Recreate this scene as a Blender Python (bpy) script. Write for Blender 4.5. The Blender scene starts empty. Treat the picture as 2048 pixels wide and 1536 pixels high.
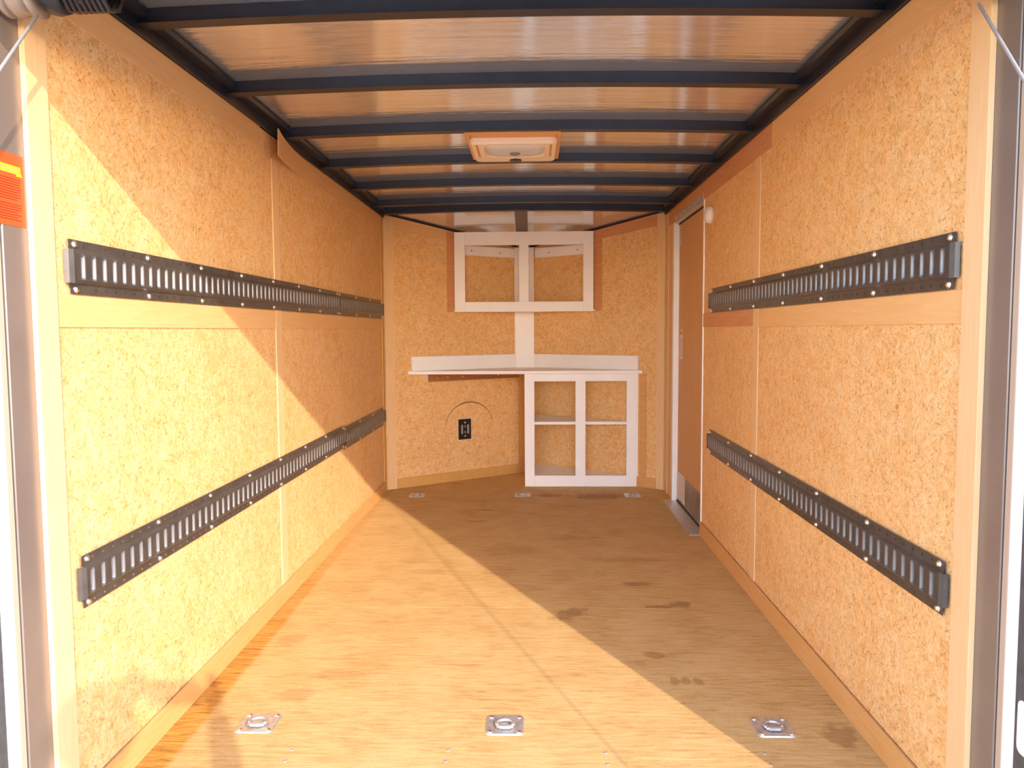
import bpy, bmesh, math, random
from mathutils import Vector, Matrix
random.seed(7)
scene = bpy.context.scene
COL = scene.collection
PI = math.pi

# ------------------------------------------------------------------ camera
F_PX, YAW, PITCH, ROLL = 1523.627, 0.02892, -0.06985, -0.00594
CAM = Vector((0.06897, 0.0, 1.1451))
cam_d = bpy.data.cameras.new('camera')
cam_d.sensor_fit = 'HORIZONTAL'; cam_d.sensor_width = 36.0
cam_d.lens = F_PX / 2048 * 36.0
cam_d.clip_start = 0.02; cam_d.clip_end = 200
cam = bpy.data.objects.new('camera', cam_d); COL.objects.link(cam)
fw = Vector((-math.sin(YAW)*math.cos(PITCH), math.cos(YAW)*math.cos(PITCH), math.sin(PITCH)))
rt = Vector((math.cos(YAW), math.sin(YAW), 0)); up = rt.cross(fw)
r2 = rt*math.cos(ROLL) + up*math.sin(ROLL); u2 = up*math.cos(ROLL) - rt*math.sin(ROLL)
cam.matrix_world = Matrix(((r2.x, u2.x, -fw.x, CAM.x), (r2.y, u2.y, -fw.y, CAM.y), (r2.z, u2.z, -fw.z, CAM.z), (0, 0, 0, 1)))
scene.camera = cam

# ------------------------------------------------------------------ world, sun, exposure
world = bpy.data.worlds.new('sky'); scene.world = world
world.use_nodes = True
wn = world.node_tree
bg = wn.nodes['Background']
sky = wn.nodes.new('ShaderNodeTexSky'); sky.sky_type = 'NISHITA'; sky.sun_disc = False
sky.sun_elevation = math.radians(23.1); sky.sun_rotation = math.atan2(0.515, -1.0); sky.altitude = 100
sky.air_density = 1.0; sky.dust_density = 0.3; sky.ozone_density = 1.0
SKY_W, HAZE = (1.08, 0.97, 1.02), (0.25, 0.25, 0.28)      # clear-sky part and white haze part
mul = wn.nodes.new('ShaderNodeMix'); mul.data_type = 'RGBA'; mul.blend_type = 'MULTIPLY'; mul.inputs[0].default_value = 1.0; mul.inputs[7].default_value = (*SKY_W, 1)
add = wn.nodes.new('ShaderNodeMix'); add.data_type = 'RGBA'; add.blend_type = 'ADD'; add.inputs[0].default_value = 1.0; add.inputs[7].default_value = (*HAZE, 1)
wn.links.new(sky.outputs['Color'], mul.inputs[6]); wn.links.new(mul.outputs[2], add.inputs[6]); wn.links.new(add.outputs[2], bg.inputs['Color'])
bg.inputs['Strength'].default_value = 1.0
sun_d = bpy.data.lights.new('sun', 'SUN')
sun_d.energy = 5.6; sun_d.angle = math.radians(0.6); sun_d.color = (1.0, 0.83, 0.70)
sun = bpy.data.objects.new('sun', sun_d); COL.objects.link(sun)
SUN_DIR = Vector((-0.515, 1.0, -0.48)).normalized()
sun.rotation_euler = SUN_DIR.to_track_quat('-Z', 'Y').to_euler()
sun.location = (3, -5, 5)
scene.view_settings.view_transform = 'Standard'
scene.view_settings.look = 'None'
scene.view_settings.gamma = 1.0
scene.view_settings.use_curve_mapping = False
scene.view_settings.exposure = 0.13
scene.cycles.max_bounces = 11
scene.cycles.diffuse_bounces = 8
scene.cycles.glossy_bounces = 4

# ------------------------------------------------------------------ materials
def new_mat(name):
    m = bpy.data.materials.new(name); m.use_nodes = True
    nt = m.node_tree; b = nt.nodes['Principled BSDF']
    return m, nt, b
def N(nt, kind, **kw):
    n = nt.nodes.new(kind)
    for k, v in kw.items():
        setattr(n, k, v)
    return n
def setv(node, **kw):
    for k, v in kw.items():
        node.inputs[k.replace('_', ' ')].default_value = v
def ramp(nt, stops):
    r = N(nt, 'ShaderNodeValToRGB'); e = r.color_ramp.elements
    while len(e) < len(stops): e.new(0.5)
    for i, (p, c) in enumerate(stops):
        e[i].position = p; e[i].color = (*c, 1)
    return r
def mathn(nt, op, a, b=None, c=None):
    n = N(nt, 'ShaderNodeMath', operation=op)
    for i, v in enumerate((a, b, c)):
        if v is None: continue
        if isinstance(v, (int, float)): n.inputs[i].default_value = v
        else: nt.links.new(v, n.inputs[i])
    return n.outputs[0]
def mixc(nt, fac, a, b, mode='MIX'):
    n = N(nt, 'ShaderNodeMix', data_type='RGBA', blend_type=mode)
    for i, v in ((0, fac), (6, a), (7, b)):
        if isinstance(v, (int, float)): n.inputs[i].default_value = v
        elif isinstance(v, tuple): n.inputs[i].default_value = (*v, 1)
        else: nt.links.new(v, n.inputs[i])
    return n.outputs[2]

def plain(name, col, rough=0.6, metal=0.0, vary=0.0, scale=20.0, bump=0.0, spec=None):
    m, nt, b = new_mat(name)
    b.inputs['Roughness'].default_value = rough; b.inputs['Metallic'].default_value = metal
    if spec is not None: b.inputs['Specular IOR Level'].default_value = spec
    b.inputs['Base Color'].default_value = (*col, 1)
    if vary or bump:
        tc = N(nt, 'ShaderNodeTexCoord'); no = N(nt, 'ShaderNodeTexNoise'); setv(no, Scale=scale, Detail=4.0)
        nt.links.new(tc.outputs['Object'], no.inputs['Vector'])
        if vary:
            lo = tuple(max(0, c*(1-vary)) for c in col); hi = tuple(min(1, c*(1+vary)) for c in col)
            r = ramp(nt, [(0.3, lo), (0.7, hi)]); nt.links.new(no.outputs['Fac'], r.inputs['Fac'])
            nt.links.new(r.outputs['Color'], b.inputs['Base Color'])
        if bump:
            bp = N(nt, 'ShaderNodeBump'); setv(bp, Strength=bump, Distance=0.002)
            nt.links.new(no.outputs['Fac'], bp.inputs['Height']); nt.links.new(bp.outputs['Normal'], b.inputs['Normal'])
    return m

def osb(name, dark, mid, light, fleck, rough=0.62):
    """flake board: random flake cells, each with its own strand direction (local x,z plane)"""
    m, nt, b = new_mat(name); L = nt.links.new
    tc = N(nt, 'ShaderNodeTexCoord'); sp = N(nt, 'ShaderNodeSeparateXYZ'); L(tc.outputs['Object'], sp.inputs[0])
    oi = N(nt, 'ShaderNodeObjectInfo')
    cb = N(nt, 'ShaderNodeCombineXYZ')
    L(mathn(nt, 'ADD', sp.outputs['X'], mathn(nt, 'MULTIPLY', oi.outputs['Random'], 37.0)), cb.inputs['X'])
    L(sp.outputs['Z'], cb.inputs['Y'])
    def layer(cell, stretch, fine, seed):
        dn = N(nt, 'ShaderNodeTexNoise', noise_dimensions='2D'); setv(dn, Scale=cell*1.4, Detail=2.0); L(cb.outputs[0], dn.inputs['Vector'])
        ad = N(nt, 'ShaderNodeVectorMath', operation='MULTIPLY_ADD'); L(dn.outputs['Color'], ad.inputs[0])
        ad.inputs[1].default_value = (1.1/cell,)*3; L(cb.outputs[0], ad.inputs[2])
        vo = N(nt, 'ShaderNodeTexVoronoi', voronoi_dimensions='2D'); setv(vo, Scale=cell); L(ad.outputs[0], vo.inputs['Vector'])
        sc = N(nt, 'ShaderNodeSeparateColor'); L(vo.outputs['Color'], sc.inputs[0])
        ro = N(nt, 'ShaderNodeVectorRotate', rotation_type='Z_AXIS'); L(cb.outputs[0], ro.inputs['Vector'])
        L(mathn(nt, 'MULTIPLY', sc.outputs[0], 6.28), ro.inputs['Angle'])
        mp = N(nt, 'ShaderNodeMapping'); mp.inputs['Scale'].default_value = (1.0, stretch, 1.0); mp.inputs['Location'].default_value = (seed, seed*2, 0)
        L(ro.outputs[0], mp.inputs['Vector'])
        st = N(nt, 'ShaderNodeTexNoise', noise_dimensions='2D'); setv(st, Scale=fine, Detail=3.0, Roughness=0.6); L(mp.outputs[0], st.inputs['Vector'])
        return sc.outputs[1], st.outputs['Fac']
    c1, s1 = layer(38.0, 4.5, 30.0, 1.3)
    c2, s2 = layer(90.0, 4.0, 62.0, 7.7)
    big = N(nt, 'ShaderNodeTexNoise', noise_dimensions='2D'); setv(big, Scale=3.0, Detail=3.0); L(cb.outputs[0], big.inputs['Vector'])
    v = mathn(nt, 'ADD', mathn(nt, 'MULTIPLY', s1, 0.55), mathn(nt, 'MULTIPLY', s2, 0.45))
    v = mathn(nt, 'ADD', v, mathn(nt, 'MULTIPLY', mathn(nt, 'SUBTRACT', c1, 0.5), 0.13))
    v = mathn(nt, 'ADD', v, mathn(nt, 'MULTIPLY', mathn(nt, 'SUBTRACT', c2, 0.5), 0.10))
    v = mathn(nt, 'ADD', v, mathn(nt, 'MULTIPLY', mathn(nt, 'SUBTRACT', big.outputs['Fac'], 0.5), 0.16))
    r = ramp(nt, [(0.22, fleck), (0.33, dark), (0.48, mid), (0.66, light)])
    L(v, r.inputs['Fac'])
    c3, s3 = layer(24.0, 3.4, 40.0, 4.1)
    fk = N(nt, 'ShaderNodeMapRange'); L(s3, fk.inputs['Value']); setv(fk, From_Min=0.31, From_Max=0.40, To_Min=0.65, To_Max=0.0)
    lt = N(nt, 'ShaderNodeMapRange'); L(s2, lt.inputs['Value']); setv(lt, From_Min=0.60, From_Max=0.72, To_Min=0.0, To_Max=0.55)
    colr = mixc(nt, lt.outputs[0], r.outputs['Color'], tuple(min(1, c*1.06) for c in light))
    colr = mixc(nt, fk.outputs[0], colr, fleck)
    hv = N(nt, 'ShaderNodeTexNoise', noise_dimensions='2D'); setv(hv, Scale=14.0, Detail=2.0); L(cb.outputs[0], hv.inputs['Vector'])
    tint = ramp(nt, [(0.35, (1.02, 0.97, 0.90)), (0.65, (0.97, 1.02, 1.08))]); L(hv.outputs['Fac'], tint.inputs['Fac'])
    L(mixc(nt, 0.7, colr, tint.outputs['Color'], 'MULTIPLY'), b.inputs['Base Color'])
    fb = N(nt, 'ShaderNodeTexNoise', noise_dimensions='2D'); setv(fb, Scale=160.0, Detail=1.0); L(cb.outputs[0], fb.inputs['Vector'])
    bp = N(nt, 'ShaderNodeBump'); setv(bp, Strength=0.2, Distance=0.0012); L(fb.outputs['Fac'], bp.inputs['Height']); L(bp.outputs['Normal'], b.inputs['Normal'])
    b.inputs['Roughness'].default_value = rough
    b.inputs['Specular IOR Level'].default_value = 0.25
    return m

def wood(name, c0, c1, axis='X', fine=90.0, stretch=12.0, rough=0.55, spec=0.25):
    """sanded veneer with fine grain along the given local axis"""
    m, nt, b = new_mat(name); L = nt.links.new
    tc = N(nt, 'ShaderNodeTexCoord'); mp = N(nt, 'ShaderNodeMapping')
    s = {'X': (1/stretch, 1, 1), 'Y': (1, 1/stretch, 1), 'Z': (1, 1, 1/stretch)}[axis]
    mp.inputs['Scale'].default_value = s
    oi = N(nt, 'ShaderNodeObjectInfo')
    off = N(nt, 'ShaderNodeVectorMath', operation='ADD'); L(tc.outputs['Object'], off.inputs[0])
    cb = N(nt, 'ShaderNodeCombineXYZ'); L(mathn(nt, 'MULTIPLY', oi.outputs['Random'], 31.0), cb.inputs[0]); L(cb.outputs[0], off.inputs[1])
    L(off.outputs[0], mp.inputs['Vector'])
    n1 = N(nt, 'ShaderNodeTexNoise'); setv(n1, Scale=fine, Detail=4.0, Roughness=0.6, Distortion=0.3); L(mp.outputs[0], n1.inputs['Vector'])
    n2 = N(nt, 'ShaderNodeTexNoise'); setv(n2, Scale=2.2, Detail=2.0); L(off.outputs[0], n2.inputs['Vector'])
    f = mathn(nt, 'ADD', mathn(nt, 'MULTIPLY', n1.outputs['Fac'], 0.7), mathn(nt, 'MULTIPLY', n2.outputs['Fac'], 0.3))
    r = ramp(nt, [(0.34, c0), (0.62, c1)]); L(f, r.inputs['Fac']); L(r.outputs['Color'], b.inputs['Base Color'])
    b.inputs['Roughness'].default_value = rough; b.inputs['Specular IOR Level'].default_value = spec
    return m

def floor_mat():
    m, nt, b = new_mat('worn_plywood'); L = nt.links.new
    tc = N(nt, 'ShaderNodeTexCoord'); co = tc.outputs['Object']
    mp = N(nt, 'ShaderNodeMapping'); mp.inputs['Scale'].default_value = (0.09, 1, 1); L(co, mp.inputs['Vector'])
    n1 = N(nt, 'ShaderNodeTexNoise'); setv(n1, Scale=95.0, Detail=6.0, Roughness=0.72, Distortion=0.9); L(mp.outputs[0], n1.inputs['Vector'])
    n2 = N(nt, 'ShaderNodeTexNoise'); setv(n2, Scale=5.0, Detail=5.0, Roughness=0.6); L(co, n2.inputs['Vector'])
    n3 = N(nt, 'ShaderNodeTexNoise'); setv(n3, Scale=160.0, Detail=2.0); L(co, n3.inputs['Vector'])
    f = mathn(nt, 'ADD', mathn(nt, 'MULTIPLY', n1.outputs['Fac'], 0.62), mathn(nt, 'MULTIPLY', n2.outputs['Fac'], 0.26))
    f = mathn(nt, 'ADD', f, mathn(nt, 'MULTIPLY', n3.outputs['Fac'], 0.12))
    r = ramp(nt, [(0.30, (0.24, 0.115, 0.035)), (0.41, (0.48, 0.285, 0.095)), (0.54, (0.61, 0.41, 0.165)), (0.70, (0.68, 0.485, 0.23))]); L(f, r.inputs['Fac'])
    col = r.outputs['Color']
    sp = N(nt, 'ShaderNodeSeparateXYZ'); L(co, sp.inputs[0])
    # unworn orange strip along the left wall
    wob = mathn(nt, 'MULTIPLY', mathn(nt, 'SUBTRACT', n2.outputs['Fac'], 0.5), 0.02)
    edge = mathn(nt, 'ADD', sp.outputs['X'], wob)
    tap = mathn(nt, 'ADD', edge, mathn(nt, 'MULTIPLY', sp.outputs['Y'], 0.012))
    mr = N(nt, 'ShaderNodeMapRange'); L(tap, mr.inputs['Value']); setv(mr, From_Min=-0.895, From_Max=-0.875, To_Min=0.85, To_Max=0.0)
    ylim = N(nt, 'ShaderNodeMapRange'); L(sp.outputs['Y'], ylim.inputs['Value']); setv(ylim, From_Min=2.6, From_Max=4.2, To_Min=1.0, To_Max=0.25)
    rs = ramp(nt, [(0.36, (0.24, 0.09, 0.01)), (0.60, (0.66, 0.31, 0.045))]); L(n1.outputs['Fac'], rs.inputs['Fac'])
    col = mixc(nt, mathn(nt, 'MULTIPLY', mr.outputs[0], ylim.outputs[0]), col, rs.outputs['Color'])
    # oil stains and scuffs (x, y, half sizes, strength, rotation)
    dn = N(nt, 'ShaderNodeTexNoise'); setv(dn, Scale=22.0, Detail=3.0); L(co, dn.inputs['Vector'])
    total = None
    for (x, y, a, bb, k, rot) in [(0.533, 3.385, .085, .035, .55, 0), (0.585, 3.10, .075, .016, .85, 0), (0.675, 3.13, .05, .04, .85, 0.2),
            (0.49, 2.63, .05, .03, .6, -.6), (0.525, 2.43, .018, .03, .6, 0), (0.562, 2.43, .018, .03, .6, 0), (0.60, 2.43, .018, .03, .6, 0),
            (0.21, 3.02, .05, .10, .7, -.7), (-0.248, 4.806, .07, .02, .7, .1), (-0.27, 4.52, .08, .02, .6, .1), (0.17, 5.24, .10, .06, .7, 0),
            (0.52, 5.22, .22, .10, .75, .05), (-.837, 2.75, .05, .06, .35, 0), (-.69, 2.31, .07, .05, .35, .2), (-.60, 2.46, .09, .035, .3, .1),
            (0.93, 2.10, .05, .07, .7, -.5), (0.30, 4.15, .16, .05, .3, 0), (0.55, 3.75, .2, .05, .3, 0), (-0.45, 3.55, .12, .04, .22, 0), (.0, 3.9, .1, .1, .2, 0)]:
        c, s = math.cos(rot), math.sin(rot)
        dx = mathn(nt, 'SUBTRACT', sp.outputs['X'], x); dy = mathn(nt, 'SUBTRACT', sp.outputs['Y'], y)
        u = mathn(nt, 'ADD', mathn(nt, 'MULTIPLY', dx, c/a), mathn(nt, 'MULTIPLY', dy, s/a))
        w = mathn(nt, 'ADD', mathn(nt, 'MULTIPLY', dx, -s/bb), mathn(nt, 'MULTIPLY', dy, c/bb))
        d = mathn(nt, 'SQRT', mathn(nt, 'ADD', mathn(nt, 'MULTIPLY', u, u), mathn(nt, 'MULTIPLY', w, w)))
        d = mathn(nt, 'ADD', d, mathn(nt, 'MULTIPLY', mathn(nt, 'SUBTRACT', dn.outputs['Fac'], 0.5), 1.7))
        mk = N(nt, 'ShaderNodeMapRange'); L(d, mk.inputs['Value']); setv(mk, From_Min=0.65, From_Max=1.1, To_Min=k, To_Max=0.0)
        total = mk.outputs[0] if total is None else mathn(nt, 'MAXIMUM', total, mk.outputs[0])
    col = mixc(nt, total, col, mixc(nt, 0.75, col, (0.42, 0.30, 0.22), 'MULTIPLY'))
    L(col, b.inputs['Base Color'])
    bp = N(nt, 'ShaderNodeBump'); setv(bp, Strength=0.15, Distance=0.001); L(n1.outputs['Fac'], bp.inputs['Height']); L(bp.outputs['Normal'], b.inputs['Normal'])
    b.inputs['Roughness'].default_value = 0.6; b.inputs['Specular IOR Level'].default_value = 0.25
    return m

def skin_mat():
    """bare aluminium roof sheet, rippled crosswise"""
    m, nt, b = new_mat('roof_aluminium'); L = nt.links.new
    tc = N(nt, 'ShaderNodeTexCoord'); mp = N(nt, 'ShaderNodeMapping'); mp.inputs['Scale'].default_value = (0.05, 1, 1); L(tc.outputs['Object'], mp.inputs['Vector'])
    n1 = N(nt, 'ShaderNodeTexNoise'); setv(n1, Scale=24.0, Detail=4.0, Roughness=0.6); L(mp.outputs[0], n1.inputs['Vector'])
    bp = N(nt, 'ShaderNodeBump'); setv(bp, Strength=0.55, Distance=0.004); L(n1.outputs['Fac'], bp.inputs['Height']); L(bp.outputs['Normal'], b.inputs['Normal'])
    n2 = N(nt, 'ShaderNodeTexNoise'); setv(n2, Scale=60.0, Detail=2.0); L(mp.outputs[0], n2.inputs['Vector'])
    r = ramp(nt, [(0.3, (0.76, 0.82, 0.90)), (0.7, (0.88, 0.93, 0.98))]); L(n2.outputs['Fac'], r.inputs['Fac']); L(r.outputs['Color'], b.inputs['Base Color'])
    b.inputs['Metallic'].default_value = 0.82; b.inputs['Roughness'].default_value = 0.12
    return m

M = {}
M['osb'] = osb('flake_board', (0.68, 0.375, 0.135), (0.79, 0.485, 0.20), (0.855, 0.59, 0.30), (0.40, 0.18, 0.05))
M['floor'] = floor_mat()
M['skin'] = skin_mat()
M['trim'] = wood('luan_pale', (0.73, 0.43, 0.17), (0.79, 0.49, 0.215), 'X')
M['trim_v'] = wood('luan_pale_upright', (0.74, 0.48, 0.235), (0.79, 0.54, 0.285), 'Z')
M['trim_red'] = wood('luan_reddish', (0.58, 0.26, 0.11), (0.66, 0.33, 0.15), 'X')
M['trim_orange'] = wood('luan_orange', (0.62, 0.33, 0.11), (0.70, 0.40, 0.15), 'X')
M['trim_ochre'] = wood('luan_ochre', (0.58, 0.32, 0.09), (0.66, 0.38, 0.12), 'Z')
M['door_wood'] = wood('door_plywood', (0.60, 0.33, 0.13), (0.68, 0.40, 0.17), 'Z')
M['cleat'] = wood('stained_cleat', (0.30, 0.11, 0.035), (0.40, 0.16, 0.06), 'X')
M['block'] = wood('orange_block_wood', (0.70, 0.36, 0.13), (0.80, 0.46, 0.19), 'X')
M['white'] = plain('white_paint', (0.92, 0.92, 0.91), 0.5, vary=0.02, scale=6)
M['black_steel'] = plain('navy_black_steel', (0.014, 0.015, 0.022), 0.36, vary=0.3, scale=8)
M['track'] = plain('dark_painted_track', (0.065, 0.056, 0.048), 0.30, vary=0.2, scale=25)
M['slot'] = plain('worn_slot_edge', (0.20, 0.20, 0.20), 0.35, 0.35, vary=0.1, scale=40)
M['zinc'] = plain('zinc_screw', (0.85, 0.86, 0.88), 0.28, 1.0)
M['galv'] = plain('galvanised_steel', (0.60, 0.60, 0.57), 0.42, 0.75, vary=0.15, scale=60, bump=0.1)
M['alu'] = plain('brushed_aluminium', (0.74, 0.73, 0.71), 0.38, 0.7, vary=0.08, scale=30)
M['kick'] = plain('dull_kick_plate', (0.30, 0.25, 0.19), 0.35, 0.6, vary=0.2, scale=12)
M['jamb'] = plain('taupe_jamb_metal', (0.25, 0.205, 0.17), 0.33, 0.35, vary=0.08, scale=5)
M['cream'] = plain('cream_gasket', (0.48, 0.37, 0.27), 0.5)
M['white_metal'] = plain('white_metal_edge', (0.88, 0.88, 0.88), 0.4, vary=0.03, scale=9)
M['charcoal'] = plain('charcoal_paint', (0.075, 0.077, 0.08), 0.55, vary=0.25, scale=40)
M['dark'] = plain('dark_gap', (0.02, 0.018, 0.015), 0.8)
M['fixture'] = plain('cream_plastic', (0.90, 0.80, 0.64), 0.4)
M['switch'] = plain('dark_switch', (0.045, 0.035, 0.02), 0.4)
M['white_plastic'] = plain('white_plastic', (0.82, 0.79, 0.74), 0.4)
M['black_plastic'] = plain('black_plastic', (0.018, 0.015, 0.015), 0.3)
M['slot_tan'] = plain('receptacle_tan', (0.42, 0.30, 0.25), 0.5)
M['sticker_red'] = plain('sticker_red', (0.80, 0.09, 0.02), 0.45)
M['sticker_yellow'] = plain('sticker_yellow', (0.85, 0.62, 0.01), 0.45)
M['sticker_print'] = plain('sticker_print', (0.30, 0.02, 0.005), 0.5)
M['sticker_white'] = plain('sticker_white', (0.75, 0.66, 0.58), 0.5)
M['sticker_orange'] = plain('sticker_orange', (0.72, 0.25, 0.06), 0.5)
M['ink'] = plain('grey_ink', (0.28, 0.22, 0.19), 0.6)
M['wire'] = plain('steel_cable', (0.72, 0.73, 0.72), 0.4, 0.6)
M['spool'] = plain('spool_metal', (0.36, 0.30, 0.25), 0.4, 0.4)
M['shell'] = plain('outer_shell_black', (0.03, 0.03, 0.033), 0.4)
M['ground'] = plain('pale_gravel', (0.50, 0.47, 0.43), 0.9, vary=0.25, scale=14, bump=0.4)
M['ramp'] = wood('ramp_plywood', (0.40, 0.26, 0.14), (0.52, 0.35, 0.20), 'X')
M['cloth'] = plain('dark_jacket', (0.05, 0.055, 0.07), 0.85)
M['trousers'] = plain('dark_trousers', (0.06, 0.07, 0.10), 0.85)
M['skin_tone'] = plain('skin_tone', (0.55, 0.33, 0.24), 0.5)
M['hair'] = plain('hair', (0.05, 0.035, 0.025), 0.7)
M['scuff'] = plain('scuff_brown', (0.22, 0.10, 0.035), 0.7)
def lens_mat():
    m, nt, b = new_mat('clear_ribbed_lens'); L = nt.links.new
    tc = N(nt, 'ShaderNodeTexCoord'); w = N(nt, 'ShaderNodeTexWave', bands_direction='X'); setv(w, Scale=70.0, Distortion=1.0)
    L(tc.outputs['Object'], w.inputs['Vector'])
    bp = N(nt, 'ShaderNodeBump'); setv(bp, Strength=0.3, Distance=0.002); L(w.outputs['Fac'], bp.inputs['Height']); L(bp.outputs['Normal'], b.inputs['Normal'])
    b.inputs['Base Color'].default_value = (0.70, 0.82, 0.95, 1); b.inputs['Roughness'].default_value = 0.12; b.inputs['Metallic'].default_value = 0.0
    return m
M['lens'] = lens_mat()

# ------------------------------------------------------------------ geometry helpers
def mesh_obj(name, bm, mat, parent=None, smooth=False):
    bmesh.ops.recalc_face_normals(bm, faces=bm.faces[:])
    me = bpy.data.meshes.new(name); bm.to_mesh(me); bm.free()
    if smooth:
        for p in me.polygons: p.use_smooth = True
    me.materials.append(M[mat] if isinstance(mat, str) else mat)
    o = bpy.data.objects.new(name, me); COL.objects.link(o)
    if parent is not None: o.parent = parent
    return o
def link_copy(name, src, parent, loc=(0, 0, 0), rot=(0, 0, 0)):
    o = src.copy(); o.name = name; COL.objects.link(o); o.parent = parent; o.location = loc; o.rotation_euler = rot
    return o
def box(bm, x0, x1, y0, y1, z0, z1):
    vs = [bm.verts.new((x, y, z)) for x in (x0, x1) for y in (y0, y1) for z in (z0, z1)]
    for f in ((0, 1, 3, 2), (4, 6, 7, 5), (0, 4, 5, 1), (2, 3, 7, 6), (0, 2, 6, 4), (1, 5, 7, 3)):
        bm.faces.new([vs[i] for i in f])
    return vs
def bx(x0, x1, y0, y1, z0, z1, bevel=0.0, seg=1):
    bm = bmesh.new(); box(bm, x0, x1, y0, y1, z0, z1)
    if bevel: bmesh.ops.bevel(bm, geom=bm.edges[:], offset=bevel, segments=seg, affect='EDGES', profile=0.5)
    return bm
def prism(poly, y0, y1, axis='y', bevel=0.0):
    """polygon in (x,z) extruded in y (axis 'y'), or in (x,y) extruded in z (axis 'z')"""
    bm = bmesh.new()
    P = (lambda a, b, c: (a, c, b)) if axis == 'y' else (lambda a, b, c: (a, b, c))
    a = [bm.verts.new(P(p[0], p[1], y0)) for p in poly]; b = [bm.verts.new(P(p[0], p[1], y1)) for p in poly]
    n = len(poly); bm.faces.new(a); bm.faces.new(list(reversed(b)))
    for i in range(n): bm.faces.new((a[i], a[(i+1) % n], b[(i+1) % n], b[i]))
    if bevel: bmesh.ops.bevel(bm, geom=bm.edges[:], offset=bevel, segments=1, affect='EDGES', profile=0.5)
    return bm
def lathe(bm, prof, seg=16, axis='z', cen=(0, 0, 0)):
    """profile of (r, h) revolved about an axis through cen"""
    rings = []
    for r, h in prof:
        ring = []
        for i in range(seg):
            a = 2*PI*i/seg; u, v = r*math.cos(a), r*math.sin(a)
            p = {'z': (u, v, h), 'y': (u, h, v), 'x': (h, u, v)}[axis]
            ring.append(bm.verts.new((p[0]+cen[0], p[1]+cen[1], p[2]+cen[2])))
        rings.append(ring)
    for a, b in zip(rings, rings[1:]):
        for i in range(seg): bm.faces.new((a[i], a[(i+1) % seg], b[(i+1) % seg], b[i]))
    for ring in (rings[0], rings[-1]):
        if (ring[0].co - ring[seg//2].co).length > 1e-6: bm.faces.new(ring)
    bmesh.ops.remove_doubles(bm, verts=bm.verts[:], dist=1e-6)
def tube(bm, pts, r, seg=8, closed=False):
    pts = [Vector(p) for p in pts]; n = len(pts); rings = []
    for i, p in enumerate(pts):
        a = pts[i-1] if (i > 0 or closed) else p; b = pts[(i+1) % n] if (i < n-1 or closed) else p
        t = (b-a).normalized(); h = Vector((0, 0, 1)) if abs(t.z) < 0.9 else Vector((1, 0, 0))
        u = t.cross(h).normalized(); v = t.cross(u)
        rings.append([bm.verts.new(p + r*(math.cos(2*PI*k/seg)*u + math.sin(2*PI*k/seg)*v)) for k in range(seg)])
    m = n if closed else n-1
    for i in range(m):
        a, b = rings[i], rings[(i+1) % n]
        for k in range(seg): bm.faces.new((a[k], a[(k+1) % seg], b[(k+1) % seg], b[k]))
    if not closed: bm.faces.new(rings[0]); bm.faces.new(rings[-1])
def rrect(x0, x1, y0, y1, r, seg=4):
    pts = []
    for cx, cy, a0 in ((x1-r, y1-r, 0), (x0+r, y1-r, PI/2), (x0+r, y0+r, PI), (x1-r, y0+r, 3*PI/2)):
        for k in range(seg+1):
            a = a0 + PI/2*k/seg; pts.append((cx+r*math.cos(a), cy+r*math.sin(a)))
    return pts
def empty(name, loc=(0, 0, 0), rz=0.0, parent=None):
    o = bpy.data.objects.new(name, None); COL.objects.link(o); o.location = loc; o.rotation_euler = (0, 0, rz)
    o.empty_display_size = 0.1
    if parent is not None: o.parent = parent
    return o
def tag(o, label, cat, group=None):
    o['label'] = label; o['category'] = cat
    if group: o['group'] = group
    return o
def struct(o, label=None):
    o['kind'] = 'structure'
    if label: o['label'] = label
    return o

# wall frames: local x runs along the wall, local -y points into the room
VA = math.atan2(0.71, 1.0)
FRAMES = {'left': ((-1, 0, 0), PI/2), 'right': ((1, 0, 0), -PI/2), 'vl': ((-1, 5.425, 0), VA), 'vr': ((1, 5.425, 0), -VA)}
VLEN = math.hypot(1.0, 0.71)
# on side walls use world y for the run; on 'vr' the run is measured from the right-hand corner
def run(fr, a, b):
    if fr == 'left' or fr == 'vl': return (min(a, b), max(a, b))
    return (min(-a, -b), max(-a, -b))
def slab(fr, a, b, z0, z1, d0, d1, bevel=0.0):
    s0, s1 = run(fr, a, b)
    return bx(s0, s1, -d1, -d0, z0, z1, bevel)
def on_frame(name, fr):
    loc, rz = FRAMES[fr]; return empty(name, loc, rz)
def frame_mesh(name, fr, bm, mat, smooth=False):
    loc, rz = FRAMES[fr]; o = mesh_obj(name, bm, mat, None, smooth); o.location = loc; o.rotation_euler = (0, 0, rz); return o

REAR, Y1, YS_L, YS_R, YC = 1.60, 1.672, 3.128, 3.186, 5.40
ZT = 1.945                      # top of the wall boards
ZM0, ZM1 = 1.159, 1.233         # middle trim
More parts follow.
